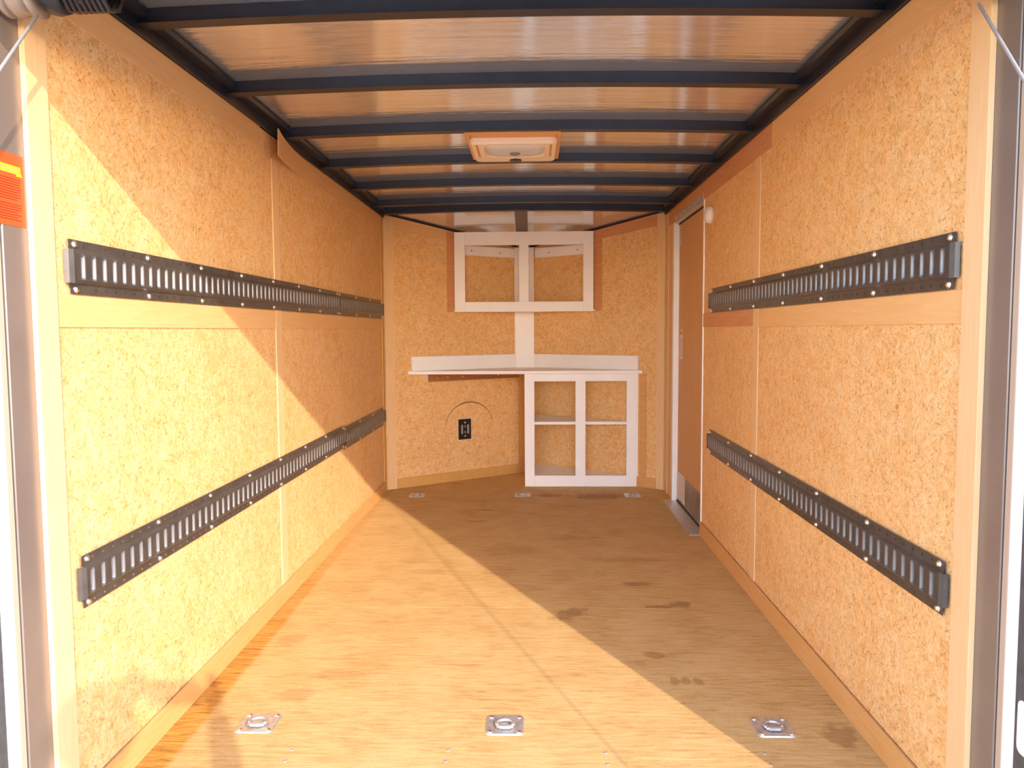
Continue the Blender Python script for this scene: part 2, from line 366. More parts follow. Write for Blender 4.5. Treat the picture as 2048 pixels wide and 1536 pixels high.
# ------------------------------------------------------------------ walls
wl = struct(on_frame('wall_left', 'left'), 'left side wall of golden flake board panels')
mesh_obj('outer_shell', slab('left', 1.46, YC+0.02, -0.05, 2.05, -0.05, -0.03), 'shell', wl)
for a, b in ((REAR, YS_L-0.001), (YS_L+0.001, YC)):
    for z0, z1 in ((-0.02, 1.199), (1.2, ZT)):
        mesh_obj('flake_board_panel', slab('left', a, b, z0, z1, -0.03, 0.0), 'osb', wl)
DY0, DY1, DZ1 = 4.225, 5.10, 1.85    # side door opening
wr = struct(on_frame('wall_right', 'right'), 'right side wall of golden flake board panels around the side door')
mesh_obj('outer_shell', slab('right', 1.46, YC+0.02, -0.05, 2.05, -0.08, -0.06), 'shell', wr)
for a, b in ((REAR, YS_R-0.001), (YS_R+0.001, DY0)):
    for z0, z1 in ((-0.02, 1.199), (1.2, ZT)):
        mesh_obj('flake_board_panel', slab('right', a, b, z0, z1, -0.06, 0.0), 'osb', wr)
mesh_obj('flake_board_panel', slab('right', DY1, YC, -0.02, ZT, -0.06, 0.0), 'osb', wr)
mesh_obj('flake_board_panel', slab('right', DY0+0.001, DY1-0.001, DZ1, ZT, -0.06, 0.0), 'osb', wr)
def ztop(s): return 1.962 - 0.257*(s*math.sin(VA) - 0.04)
wvl = struct(on_frame('wall_front_left', 'vl'), 'angled left half of the nose wall in flake board')
mesh_obj('flake_board_panel', prism([(0, -0.02), (VLEN, -0.02), (VLEN, ztop(VLEN)), (0, ztop(0))], 0.0, 0.03), 'osb', wvl)
mesh_obj('outer_shell', prism([(-.05, -0.05), (VLEN+.05, -0.05), (VLEN+.05, 2.05), (-.05, 2.05)], 0.04, 0.06), 'shell', wvl)
wvr = struct(on_frame('wall_front_right', 'vr'), 'angled right half of the nose wall in flake board')
mesh_obj('flake_board_panel', prism([(0, -0.02), (-VLEN, -0.02), (-VLEN, ztop(VLEN)), (0, ztop(0))], 0.0, 0.03), 'osb', wvr)
mesh_obj('outer_shell', prism([(.05, -0.05), (-VLEN-.05, -0.05), (-VLEN-.05, 2.05), (.05, 2.05)], 0.04, 0.06), 'shell', wvr)
# worn arc on the left nose wall above the outlet
bm = bmesh.new(); pts = []
ac, az, ar = 0.700, 0.415, 0.205
for k in range(25):
    a = math.radians(4 + 172*k/24); pts.append((ac + ar*math.cos(a)*1.02, -0.0005, az + ar*math.sin(a)*0.9))
for (p, q, k) in [(pts[i], pts[i+1], i) for i in range(24)]:
    w = 0.0012 + 0.0035*math.sin(PI*(k+.5)/24)**2
    n = Vector((q[0]-p[0], 0, q[2]-p[2])).normalized(); n = Vector((-n.z, 0, n.x))*w
    vs = [Vector(p)-n, Vector(q)-n, Vector(q)+n, Vector(p)+n]
    f = [bm.verts.new(v) for v in vs] + [bm.verts.new(v+Vector((0, .002, 0))) for v in vs]
    for ids in ((0, 1, 2, 3), (4, 7, 6, 5), (0, 4, 5, 1), (2, 6, 7, 3)): bm.faces.new([f[i] for i in ids])
o = mesh_obj('scuff_arc', bm, 'scuff', wvl); o['label'] = 'dark brown arc worn into the flake board'

# ------------------------------------------------------------------ trims
TN = [0]
def trim(fr, a, b, z0, z1, mat, label, d=0.004, d0=0.0):
    TN[0] += 1
    return struct(frame_mesh('trim_%d' % TN[0], fr, slab(fr, a, b, z0, z1, d0, d, 0.0006), mat), label)
TB = 1.864
trim('left', Y1, 3.005, TB, ZT+.002, 'trim', 'pale top trim strip along rear part of left wall')
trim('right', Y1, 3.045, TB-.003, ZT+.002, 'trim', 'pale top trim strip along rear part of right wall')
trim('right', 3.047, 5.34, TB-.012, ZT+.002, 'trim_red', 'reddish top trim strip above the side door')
# peeled trim on the left, its rear end bowed away from the wall
TN[0] += 1
bm = bmesh.new(); prev = None; n = 30
for i in range(n+1):
    y = 3.055 + (5.34-3.055)*i/n; t = max(0, 1-(y-3.055)/0.55)
    d = 0.055*t*t; dz = 0.012*t*t
    ring = [bm.verts.new((y, -d, TB-.006-dz)), bm.verts.new((y, -d-.004, TB-.006-dz)), bm.verts.new((y, -d-.006, ZT+.002+dz*.3)), bm.verts.new((y, -d-.002, ZT+.002+dz*.3))]
    if prev:
        for k in range(4): bm.faces.new((prev[k], prev[(k+1) % 4], ring[(k+1) % 4], ring[k]))
    else: bm.faces.new(ring)
    prev = ring
bm.faces.new(prev)
struct(frame_mesh('trim_%d' % TN[0], 'left', bm, 'trim'), 'pale top trim strip with rear end peeling off left wall')
for fr, ys in (('left', YS_L), ('right', YS_R)):
    trim(fr, ys+.003, ys+.075, 0.076, TB-.012, 'trim_v', 'narrow upright batten covering the panel joint on %s wall' % fr, 0.004)
    trim(fr, REAR, Y1, -0.02, ZT, 'trim_v', 'wide pale upright edge trim at the rear of %s wall' % fr, 0.012)
trim('left', Y1, YS_L-.002, ZM0, ZM1, 'trim', 'pale horizontal trim under the long upper rail on left wall')
trim('left', YS_L+.077, 5.34, ZM0, ZM1, 'trim', 'horizontal trim under the short upper rail on left wall')
trim('right', Y1, YS_R-.002, ZM0-.004, ZM1-.004, 'trim', 'pale horizontal trim under the right upper rail')
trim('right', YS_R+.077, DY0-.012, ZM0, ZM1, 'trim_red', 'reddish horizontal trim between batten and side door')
trim('left', 5.34, YC-.005, 0.0, ZT, 'trim_ochre', 'narrow ochre strip at front end of left wall', 0.006)
trim('right', 5.125, 5.30, .076, ZT-.05, 'trim_v', 'plain pale strip beside the far door jamb', 0.003)
trim('right', 5.30, YC-.005, 0.0, ZT, 'trim_v', 'narrow pale strip at front end of right wall', 0.006)
trim('vl', 0.004, 0.082, 0.0, ztop(.08)-.004, 'trim_v', 'pale corner strip where left wall meets the nose', 0.007)
trim('vr', 0.004, 0.066, 0.0, ztop(.06)-.004, 'trim_v', 'pale corner strip where right wall meets the nose', 0.007)
def vtop(fr, s0, s1, mat, label):
    TN[0] += 1; sg = 1 if fr == 'vl' else -1
    pl = [(sg*s0, ztop(s0)-.085), (sg*s1, ztop(s1)-.07), (sg*s1, ztop(s1)), (sg*s0, ztop(s0))]
    struct(frame_mesh('trim_%d' % TN[0], fr, prism(pl, -0.004, 0.0), mat), label)
vtop('vl', 0.083, 0.515, 'trim', 'sloping pale top trim on left nose wall')
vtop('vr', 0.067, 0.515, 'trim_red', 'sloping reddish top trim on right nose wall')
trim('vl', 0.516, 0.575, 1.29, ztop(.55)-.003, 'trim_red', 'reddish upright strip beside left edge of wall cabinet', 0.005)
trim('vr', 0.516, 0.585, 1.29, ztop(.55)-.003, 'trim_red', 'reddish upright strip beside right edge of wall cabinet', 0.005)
trim('vl', 1.157, 1.205, 0.0, 0.83, 'trim_ochre', 'ochre upright strip at left side of base cabinet', 0.006)
trim('vr', 0.145, 0.20, 0.0, 0.83, 'trim_orange', 'orange upright strip at right side of base cabinet', 0.006)
struct(frame_mesh('baseboard_left', 'left', slab('left', REAR, 5.345, 0.0, 0.075, 0.004, 0.012, 0.001), 'trim_orange'), 'ochre baseboard along the left wall')
struct(frame_mesh('baseboard_right', 'right', slab('right', REAR, DY0-.012, 0.0, 0.078, 0.004, 0.012, 0.001), 'trim_orange'), 'ochre baseboard along the right wall')
struct(frame_mesh('baseboard_front_left', 'vl', slab('vl', 0.083, 1.156, 0.0, 0.073, 0.0, 0.009, 0.001), 'trim_ochre'), 'ochre baseboard along left nose wall')
struct(frame_mesh('baseboard_front_right', 'vr', slab('vr', 0.067, 1.19, 0.0, 0.075, 0.0, 0.009, 0.001), 'trim_orange'), 'orange baseboard along right nose wall')
TN[0] += 1
struct(mesh_obj('trim_%d' % TN[0], bx(-0.082, 0.072, 6.066, 6.084, 0.85, 1.80, 0.002), 'white'), 'white upright board in the point of the nose')

# ------------------------------------------------------------------ floor
fl = struct(empty('floor'), 'worn plywood floor')
for a, b in ((1.45, 1.972), (1.974, 3.082), (3.084, 4.30), (4.302, 5.40)):
    mesh_obj('plywood_sheet', bx(-1.0, 1.0, a, b, -0.02, 0.0), 'floor', fl)
mesh_obj('plywood_sheet', prism([(-1.0, 5.402), (1.0, 5.402), (1.0, 5.45), (0, 6.16), (-1.0, 5.45)], -0.02, 0.0, 'z'), 'floor', fl)
mesh_obj('frame_pan', prism([(-1.05, 1.40), (1.05, 1.40), (1.05, 5.45), (0, 6.2), (-1.05, 5.45)], -0.10, -0.021, 'z'), 'shell', fl)
# screw heads in the first sheet
bm = bmesh.new(); lathe(bm, [(0.006, -0.001), (0.006, 0.0006), (0.004, 0.001), (0.0, 0.001)], 10)
sc0 = mesh_obj('floor_screw', bm, 'slot_tan', fl, True)
first = True
for yy in (1.945, 2.0):
    for k in range(4):
        p = (-0.60 + k*0.43, yy + 0.006*(k % 2), 0)
        if first: sc0.location = p; first = False
        else: link_copy('floor_screw', sc0, fl, p)

# ------------------------------------------------------------------ ceiling: sheet skin, roof bows, top rails
ce = struct(empty('ceiling', (0, 0, 0)), 'rippled bare aluminium roof on dark steel bows')
def zs(x): return 2.027 - 0.019*x*x
bm = bmesh.new(); NX, NY = 16, 40
ys = [1.40 + (5.44-1.40)*j/NY for j in range(NY+1)]
g = [[bm.verts.new((-1.04 + 2.08*i/NX, y, zs(-1.04+2.08*i/NX))) for i in range(NX+1)] for y in ys]
for j in range(NY):
    for i in range(NX): bm.faces.new((g[j][i], g[j+1][i], g[j+1][i+1], g[j][i+1]))
mesh_obj('roof_skin', bm, 'skin', ce, True)
bm = bmesh.new(); rows = []
for y in (5.42, 5.6, 5.8, 6.0, 6.25):
    rows.append([bm.verts.new((-1.04 + 2.08*i/NX, y, zs(-1.04+2.08*i/NX) - 0.29*(y-5.36) - 0.006)) for i in range(NX+1)])
for a, b in zip(rows, rows[1:]):
    for i in range(NX): bm.faces.new((a[i], b[i], b[i+1], a[i+1]))
mesh_obj('nose_skin', bm, 'skin', ce, True)
bm = bmesh.new(); box(bm, -1.1, 1.1, 1.40, 6.3, 2.045, 2.06); mesh_obj('roof_cover', bm, 'shell', ce)
def bow(y, h=0.037, w=0.042, drop=0.0):
    bm = bmesh.new(); prev = None; n = 20
    prof = [(-w/2, 0), (-w/2, -h), (-w/2-.006, -h), (-w/2-.006, -h-.003), (w/2, -h-.003), (w/2, 0)]
    for i in range(n+1):
        x = -1.0 + 2.0*i/n; z = zs(x) - 0.0005 - drop
        ring = [bm.verts.new((x, y+a, z+b)) for a, b in prof]
        if prev:
            for k in range(len(prof)): bm.faces.new((prev[k], prev[(k+1) % len(prof)], ring[(k+1) % len(prof)], ring[k]))
        else: bm.faces.new(ring)
        prev = ring
    bm.faces.new(prev)
    return mesh_obj('roof_bow', bm, 'black_steel', ce)
for k in range(7): bow(1.49 + 0.6*k) if k else bow(1.49)
bow(5.40, 0.041, 0.06)
for s in (-1, 1):
    bm = bmesh.new(); box(bm, min(s*.985, s*1.04), max(s*.985, s*1.04), 1.46, 5.45, ZT+.003, 2.0)
    mesh_obj('top_rail', bm, 'black_steel', ce)
    bm = bmesh.new(); box(bm, min(s*.955, s*.985), max(s*.955, s*.985), 1.46, 5.42, 1.985, 2.003)
    mesh_obj('rail_lip', bm, 'black_steel', ce)
# sloping nose rails and the centre bar
for fr, sg in (('vl', 1), ('vr', -1)):
    pl = [(sg*0.0, ztop(0)+.002), (sg*VLEN, ztop(VLEN)+.002), (sg*VLEN, ztop(VLEN)+.03), (sg*0.0, ztop(0)+.05)]
    bm = prism(pl, -0.004, 0.04); o = frame_mesh('nose_rail', fr, bm, 'black_steel'); mw = Matrix.Translation(FRAMES[fr][0]) @ Matrix.Rotation(FRAMES[fr][1], 4, 'Z')
    o.parent = ce
bm = bmesh.new()
vs = [bm.verts.new(p) for p in ((-.063, 5.42, 1.988), (.027, 5.42, 1.988), (.027, 6.1, 1.79), (-.063, 6.1, 1.79), (-.063, 5.42, 1.997), (.027, 5.42, 1.997), (.027, 6.1, 1.80), (-.063, 6.1, 1.80))]
for f in ((0, 1, 2, 3), (7, 6, 5, 4), (0, 4, 5, 1), (1, 5, 6, 2), (2, 6, 7, 3), (3, 7, 4, 0)): bm.faces.new([vs[i] for i in f])
mesh_obj('nose_bar', bm, plain('grey_nose_bar', (0.20, 0.17, 0.15), 0.5), ce)

# ------------------------------------------------------------------ rear opening frame
rf = struct(empty('wall_rear', (0, 1.46, 0)), 'rear opening frame of the trailer'); rf.location = (0, 0, 0)
YB = 1.335                       # rearmost edge of the frame
for s in (-1, 1):
    def sb(name, x0, x1, y0, y1, z0, z1, mat, bev=0.0):
        return mesh_obj(name, bx(min(s*x0, s*x1), max(s*x0, s*x1), y0, y1, z0, z1, bev), mat, rf)
    sb('jamb', 1.0, 1.06, 1.522, 1.612, -0.05, 2.0, 'jamb', 0.002)
    sb('groove', 1.006, 1.06, 1.516, 1.522, -0.05, 2.0, 'dark')
    sb('gasket', 1.0, 1.06, 1.497, 1.516, -0.05, 2.0, 'cream', 0.002)
    sb('white_edge', 0.999, 1.06, 1.462, 1.497, -0.05, 2.0, 'white_metal', 0.003)
    sb('corner_post', 1.0, 1.10, YB, 1.462, -0.10, 2.06, 'charcoal', 0.004)
    bm = bmesh.new(); lathe(bm, [(0.006, 0.0), (0.006, -0.002), (0.0035, -0.004), (0.0, -0.0042)], 12, 'x')
    rv = mesh_obj('rivet', bm, 'white_metal', rf, True); rv.location = (s*0.999, 1.479, 0.62)
    if s < 0: rv.rotation_euler = (0, 0, PI)
    for zz in (0.08, 1.16, 1.70): link_copy('rivet', rv, rf, (s*0.999, 1.479, zz), rv.rotation_euler)
bm = prism([(a, b) for a, b in rrect(1.385, 1.447, 0.33, 0.435, 0.014)], 0.9975, 1.004, 'y')
for v in bm.verts: v.co = Vector((v.co.y, v.co.x, v.co.z))
mesh_obj('strike_plate', bm, 'white_plastic', rf)
mesh_obj('header', bx(-1.10, 1.10, YB, 1.46, 1.828, 2.06, 0.004), 'charcoal', rf)
mesh_obj('header_inner', bx(-1.06, 1.06, 1.46, 1.47, 1.84, 2.06), 'jamb', rf)
mesh_obj('rear_sill', bx(-1.10, 1.10, YB, 1.45, -0.12, -0.002, 0.004), 'galv', rf)

# ------------------------------------------------------------------ side door
dr = struct(on_frame('door_1', 'right'), 'plywood side door with aluminium frame and kick plate')
def dpart(name, a, b, z0, z1, d0, d1, mat, bev=0.001, parent=None):
    return mesh_obj(name, slab('right', a, b, z0, z1, d0, d1, bev), mat, parent or dr)
slabo = dpart('door_leaf', DY0+.014, 5.075, 0.012, 1.835, -0.05, -0.026, 'door_wood')
dpart('kick_plate', DY0+.02, 5.07, 0.014, 0.20, -0.026, -0.023, 'kick', .0005)
dpart('far_jamb', 5.075, 5.12, 0.0, 1.845, -0.045, 0.009, 'white_metal', .002)
dpart('near_jamb', DY0-.012, DY0+.002, 0.0, DZ1, -0.05, 0.006, 'white_metal', .001)
hd = dpart('head_jamb', DY0+.003, 5.074, 1.836, 1.885, -0.05, 0.007, 'alu', .001)
dpart('door_gap', DY0+.004, 5.07, 1.828, 1.836, -0.05, -0.02, 'dark', 0)
bm = bmesh.new(); lathe(bm, [(0.005, 0.0), (0.005, 0.002), (0.003, 0.0035), (0.0, 0.0036)], 10, 'y')
for v in bm.verts: v.co.y = -v.co.y
rv2 = mesh_obj('jamb_rivet', bm, 'zinc', hd, True); rv2.location = (-4.32, -0.007, 1.868)
for k in range(1, 6): link_copy('jamb_rivet', rv2, hd, (-4.32-0.14*k, -0.007, 1.868))
# flat pale patch over the far end of the kick plate, threshold plate on the floor
dpart('kick_pale_patch', 4.82, 5.06, 0.03, 0.21, -0.023, -0.0215, 'sticker_white', 0)
dpart('sweep_gap', DY0+.01, 5.07, 0.0, 0.012, -0.055, -0.02, 'dark', 0)
th = dpart('threshold_plate', DY0-.02, 5.10, 0.0, 0.004, -0.05, 0.068, 'galv', .001)
# latch on the near edge
lt = dpart('latch', DY0+.02, DY0+.075, 0.80, 0.885, -0.026, -0.012, 'white_metal', .003)
dpart('latch_bolt', DY0+.012, DY0+.045, 0.775, 0.80, -0.026, -0.014, 'dark', .001, lt)
# perforated strap and hinge-side screws at the top
st = dpart('strap', 5.005, 5.035, 1.69, 1.82, -0.026, -0.020, 'galv', .001)
bm = bmesh.new(); lathe(bm, [(0.004, 0.0), (0.004, -0.0012), (0.0, -0.0012)], 8, 'y')
h0 = mesh_obj('strap_hole', bm, 'dark', st); h0.location = (-5.02, -0.0205+.0405, 0); h0.location = (-5.02, 0.020, 1.70)
for k in range(1, 6): link_copy('strap_hole', h0, st, (-5.02, 0.020, 1.70+0.022*k))
# printed label on the door
lb = dpart('door_label', 4.935, 5.035, 0.955, 1.145, -0.0259, -0.0252, 'sticker_white', 0)
lb['label'] = 'white printed label with orange heading'
dpart('label_heading', 4.94, 5.03, 1.112, 1.138, -0.0252, -0.0249, 'sticker_orange', 0, lb)
for k in range(9): dpart('label_line', 4.945, 5.025-0.01*(k % 3), 1.08-.0135*k, 1.084-.0135*k, -0.0252, -0.0249, 'ink', 0, lb)

# ------------------------------------------------------------------ slotted cargo rails (logistic track)
PITCH_S = 0.0449
bm = bmesh.new()     # pressed-in rim of one slot, local x along rail, z up, -y into room
SW, SH = 0.0085, 0.028
def srect(w, h, r): return rrect(-w, w, -h, h, r, 3)
loops = [[bm.verts.new((a, d, b)) for a, b in srect(w, h, r)] for w, h, r, d in ((SW+.0015, SH+.0015, .006, -.0143), (SW, SH, .005, -.0141), (SW-.0016, SH-.001, .005, -.0125), (SW-.0032, SH-.0015, .004, -.0095), (SW-.0048, SH-.002, .003, -.0040))]
for A, B in zip(loops, loops[1:]):
    for k in range(len(A)): bm.faces.new((A[k], A[(k+1) % len(A)], B[(k+1) % len(A)], B[k]))
SLOT = mesh_obj('slot_rim', bm, 'slot', None, True)
bm = bmesh.new(); lathe(bm, [(0.0095, 0.0), (0.0095, -0.0012), (0.0065, -0.002), (0.0062, -0.005), (0.004, -0.0062), (0.0, -0.0064)], 12, 'y')
SCREW = mesh_obj('screw', bm, 'zinc', None, True)
def rail_mesh(nslot, L, x0):
    """stamped rail with real slot and nail-hole openings; x0 = centre of first slot"""
    bm = bmesh.new()
    prof = [(0, .003), (.0075, .003), (.0141, .003), (.021, .003), (.024, .0045), (.029, .0125), (.032, .014), (.0345, .014), (.0905, .014), (.093, .014), (.096, .0125), (.101, .0045), (.104, .003), (.1100, .003), (.1166, .003), (.125, .003)]
    xs = [0.0]
    holes = {}
    for k in range(nslot):
        c = x0 + k*PITCH_S
        xs += [c-.0085, c+.0085]
        if k < nslot-1: xs += [c+PITCH_S/2-.0033, c+PITCH_S/2+.0033]
    xs.append(L); xs = sorted(xs)
    grid = {}
    def V(i, j):
        if (i, j) not in grid: grid[(i, j)] = bm.verts.new((xs[i], -prof[j][1], prof[j][0]))
        return grid[(i, j)]
    for i in range(len(xs)-1):
        w = xs[i+1]-xs[i]; mid = (xs[i]+xs[i+1])/2
        t = (mid-x0)/PITCH_S; slotcol = abs(t-round(t)) < 0.02; holecol = abs(t-math.floor(t)-.5) < .02 and 0 < i < len(xs)-2
        hk = math.floor(t)
        for j in range(len(prof)-1):
            if slotcol and j == 7: continue
            if holecol and j in (1, 13): continue
            bm.faces.new((V(i, j), V(i+1, j), V(i+1, j+1), V(i, j+1)))
    return bm
def e_track(fr, ya, yb, z0, label, cap_a, cap_b):
    """ya..yb in world y, ya the rear end"""
    L = yb-ya; sgn = 1 if fr == 'left' else -1
    loc, rz = FRAMES[fr]
    start = ya if fr == 'left' else -yb
    off = Matrix.Rotation(rz, 4, 'Z') @ Vector((start, -0.0042, z0))
    root = empty('cargo_track_rail', (loc[0]+off.x, loc[1]+off.y, off.z), rz)
    tag(root, label, 'cargo rail', 'slotted cargo rails on the side walls')
    n = int((L-0.045)/PITCH_S)+1; x0 = (L-(n-1)*PITCH_S)/2
    mesh_obj('rail_plate', rail_mesh(n, L, x0), 'track', root)
    for k in range(n): link_copy('slot_rim', SLOT, root, (x0+k*PITCH_S, 0, 0.0625))
    m = max(2, round((L-0.06)/0.36)); xs = [0.022+(L-0.044)*k/m for k in range(m+1)]
    for x in xs:
        for z in (0.011, 0.114): link_copy('screw', SCREW, root, (x, -0.003, z), (0, random.random()*3, 0))
    # folded end flaps
    for at, on_, sg in ((0.0, cap_a, -1), (L, cap_b, 1)):
        if fr == 'right': on_ = cap_b if at == 0 else cap_a
        if not on_: continue
        bm = bmesh.new()
        p = [(at-sg*.004, -.016), (at+sg*.002, -.0165), (at+sg*.012, -.010), (at+sg*.016, -.001), (at+sg*.014, -.001), (at+sg*.010, -.0088), (at+sg*.001, -.0145), (at-sg*.004, -.014)]
        lo = [bm.verts.new((a, b, .024)) for a, b in p]; hi = [bm.verts.new((a, b, .101)) for a, b in p]
        bm.faces.new(lo); bm.faces.new(hi)
        for k in range(len(p)): bm.faces.new((lo[k], lo[(k+1) % len(p)], hi[(k+1) % len(p)], hi[k]))
        mesh_obj('end_flap', bm, 'track', root)
JL = 4.135
e_track('left', 1.728, JL-.002, 1.236, 'long dark slotted cargo rail high on left wall, partly in sun', True, False)
e_track('left', JL+.002, 5.335, 1.234, 'short shaded slotted cargo rail high on left wall, next to the nose', False, True)
e_track('left', 1.722, JL+.058, 0.498, 'long dark slotted cargo rail low on sunlit left wall', True, False)
e_track('left', JL+.062, 5.335, 0.486, 'short dark slotted cargo rail low on left wall, next to the nose', False, True)
e_track('right', 1.712, 4.02, 1.231, 'dark slotted cargo rail high on shaded right wall', True, True)
e_track('right', 1.712, 4.02, 0.494, 'dark slotted cargo rail low on shaded right wall', True, True)
bpy.data.objects.remove(SLOT); bpy.data.objects.remove(SCREW)

# ------------------------------------------------------------------ recessed floor rings
def floor_ring():
    root = empty('floor_tie_ring')
    bm = bmesh.new()
    def ringv(pts, z): return [bm.verts.new((a, b, z)) for a, b in pts]
    H = 0.056
    A = ringv(rrect(-H, H, -H, H, .016), 0.0); B = ringv(rrect(-H+.003, H-.003, -H+.003, H-.003, .014), 0.004)
    C = ringv([(0.040*math.cos(PI/4*0+2*PI*k/20+PI/20), 0.040*math.sin(2*PI*k/20+PI/20)) for k in range(20)], 0.0035)
    D = ringv([(0.030*math.cos(2*PI*k/20+PI/20), 0.030*math.sin(2*PI*k/20+PI/20)) for k in range(20)], 0.0008)
    for P, Q in ((A, B), (B, C), (C, D)):
        for k in range(20): bm.faces.new((P[k], P[(k+1) % 20], Q[(k+1) % 20], Q[k]))
    bm.faces.new(D); bm.faces.new(list(reversed(A)))
    mesh_obj('plate', bm, 'galv', root, False)
    bm = bmesh.new(); pts = [(0.025*math.cos(a), 0.022*math.sin(a)-.004, 0.0085) for a in [math.radians(-35+250*k/16) for k in range(17)]]
    tube(bm, pts, 0.0048, 8); tube(bm, [(-.024, -.020, .0075), (.024, -.020, .0075)], 0.005, 8)
    mesh_obj('ring', bm, 'galv', root, True)
    bm = bmesh.new(); box(bm, -0.018, 0.018, -0.029, -0.012, 0.003, 0.0115); bmesh.ops.bevel(bm, geom=bm.edges[:], offset=.003, segments=1, affect='EDGES')
    mesh_obj('ring_clip', bm, 'galv', root)
    bm = bmesh.new(); lathe(bm, [(0.008, 0.003), (0.0078, 0.0055), (0.004, 0.0065), (0.0, 0.0066)], 10)
    b0 = mesh_obj('bolt', bm, 'zinc', root, True); b0.location = (-.041, -.041, 0)
    for p in ((.041, -.041, 0), (-.041, .041, 0), (.041, .041, 0)): link_copy('bolt', b0, root, p)
    return root
R0 = floor_ring()
spots = [(-0.743, 2.138, 'galvanised tie-down ring in sunlit floor, near the left wall', 0.0), (-0.019, 2.139, 'galvanised tie-down ring at the middle of the sunlit rear floor', 0.0),
         (0.752, 2.141, 'galvanised tie-down ring in shaded rear floor, near the right wall', 0.35), (-0.751, 5.236, 'far tie-down ring in the floor by left corner of the nose', 0.0),
         (-0.014, 5.253, 'far tie-down ring in the floor at left foot of base cabinet', 0.0), (0.749, 5.238, 'far tie-down ring in the floor before right end of base cabinet', 0.2)]
for i, (x, y, lab, rz) in enumerate(spots):
    r = R0
    if i:
        r = R0.copy(); COL.objects.link(r)
        for ch in R0.children:
            c = ch.copy(); COL.objects.link(c); c.parent = r
    r.location = (x, y, 0); tag(r, lab, 'tie-down ring', 'recessed rings in the floor')

# ------------------------------------------------------------------ wall cabinet in the nose
CY = 5.748
uc = tag(empty('wall_cabinet', (0, CY, 1.287)), 'white open two-bay wall cabinet hung in the nose', 'cabinet')
def part(root, name, x0, x1, y0, y1, z0, z1, mat, bev=0.0012):
    l = root.location; return mesh_obj(name, bx(x0-l.x, x1-l.x, y0-l.y, y1-l.y, z0-l.z, z1-l.z, bev), mat, root)
part(uc, 'stile', -0.523, -0.444, CY-.018, CY, 1.287, 1.880, 'white'); part(uc, 'stile', 0.438, 0.514, CY-.018, CY, 1.287, 1.880, 'white')
part(uc, 'stile', -0.039, 0.032, CY-.018, CY, 1.361, 1.782, 'white')
part(uc, 'rail', -0.4438, 0.4378, CY-.018, CY, 1.782, 1.880, 'white'); part(uc, 'rail', -0.4438, 0.4378, CY-.018, CY, 1.287, 1.361, 'white')
def tri(root, name, xl, xr, y0, z0, z1, mat, inset=0.012):
    """panel filling the V of the nose behind y0"""
    l = root.location
    def vx(y): return 1.0 - (y-5.425)/0.71 - inset
    yt = 6.062
    poly = [(max(xl, -vx(y0)), y0), (min(xr, vx(y0)), y0)]
    if xr > vx(yt): poly.append((vx(yt), yt))
    if xl < -vx(yt): poly.append((-vx(yt), yt))
    else: poly.append((xl, yt))
    poly = [(a-l.x, b-l.y) for a, b in poly]
    return mesh_obj(name, prism(poly, z0-l.z, z1-l.z, 'z'), mat, root)
tri(uc, 'bottom_panel', -1, 1, CY+.001, 1.290, 1.300, 'white')
for fr, sg in (('vl', 1), ('vr', -1)):      # hanging cleats on the nose walls, behind the top rail
    lw = Matrix.Translation(FRAMES[fr][0]) @ Matrix.Rotation(FRAMES[fr][1], 4, 'Z')
    s0, s1 = (0.60, 1.115); a, b = (s0, s1) if sg > 0 else (-s1, -s0)
    o = mesh_obj('hanging_cleat', bx(a, b, -0.022, -0.002, 1.716, 1.79, .001), 'white', uc)
    o.matrix_parent_inverse = Matrix.Translation(uc.location).inverted(); o.matrix_world = lw
    o.matrix_parent_inverse = Matrix.Identity(4); o.matrix_basis = Matrix.Translation(-uc.location) @ lw
    bm = bmesh.new(); lathe(bm, [(0.005, 0.0), (0.005, -0.0015), (0.0, -0.002)], 8, 'y')
    s_ = mesh_obj('cleat_screw', bm, 'switch', o, True); s_.location = (sg*0.72, -0.022, 1.752)
    link_copy('cleat_screw', s_, o, (sg*0.98, -0.022, 1.748))

# ------------------------------------------------------------------ base cabinet, counter
BY = 5.544
bc = tag(empty('base_cabinet', (0.41, BY, 0)), 'white open base cabinet with one shelf, standing under the counter', 'cabinet')
zt = 0.829
part(bc, 'stile', 0.0, 0.071, BY, BY+.018, 0.0, zt, 'white'); part(bc, 'stile', 0.742, 0.826, BY, BY+.018, 0.0, zt, 'white')
part(bc, 'stile', 0.371, 0.444, BY, BY+.018, 0.081, .775, 'white')
part(bc, 'rail', 0.0712, 0.7418, BY, BY+.018, 0.775, zt, 'white'); part(bc, 'rail', 0.0712, 0.7418, BY, BY+.018, 0.0, 0.081, 'white')
part(bc, 'side_panel', 0.006, 0.018, BY+.019, 6.05, 0.0, zt, 'white')
tri(bc, 'shelf', 0.019, 1, BY+.022, 0.456, 0.476, 'white'); tri(bc, 'bottom_panel', 0.019, 1, BY+.019, 0.06, 0.078, 'white')
ct = tag(empty('corner_counter', (0, 5.50, 0.83)), 'white triangular counter with low backsplash filling the nose', 'counter')
def vx(y, ins): return 1.0 - (y-5.425)/0.71 - ins
y0 = 5.515
pl = [(-0.848, y0), (0.852, y0), (vx(y0+.02, .012), y0+.02), (0.10, 6.055), (-0.10, 6.055), (-vx(y0+.02, .012), y0+.02)]
l = ct.location
mesh_obj('countertop', prism([(a-l.x, b-l.y) for a, b in pl], 0.0305-.03, 0.024, 'z', .002), 'white', ct)
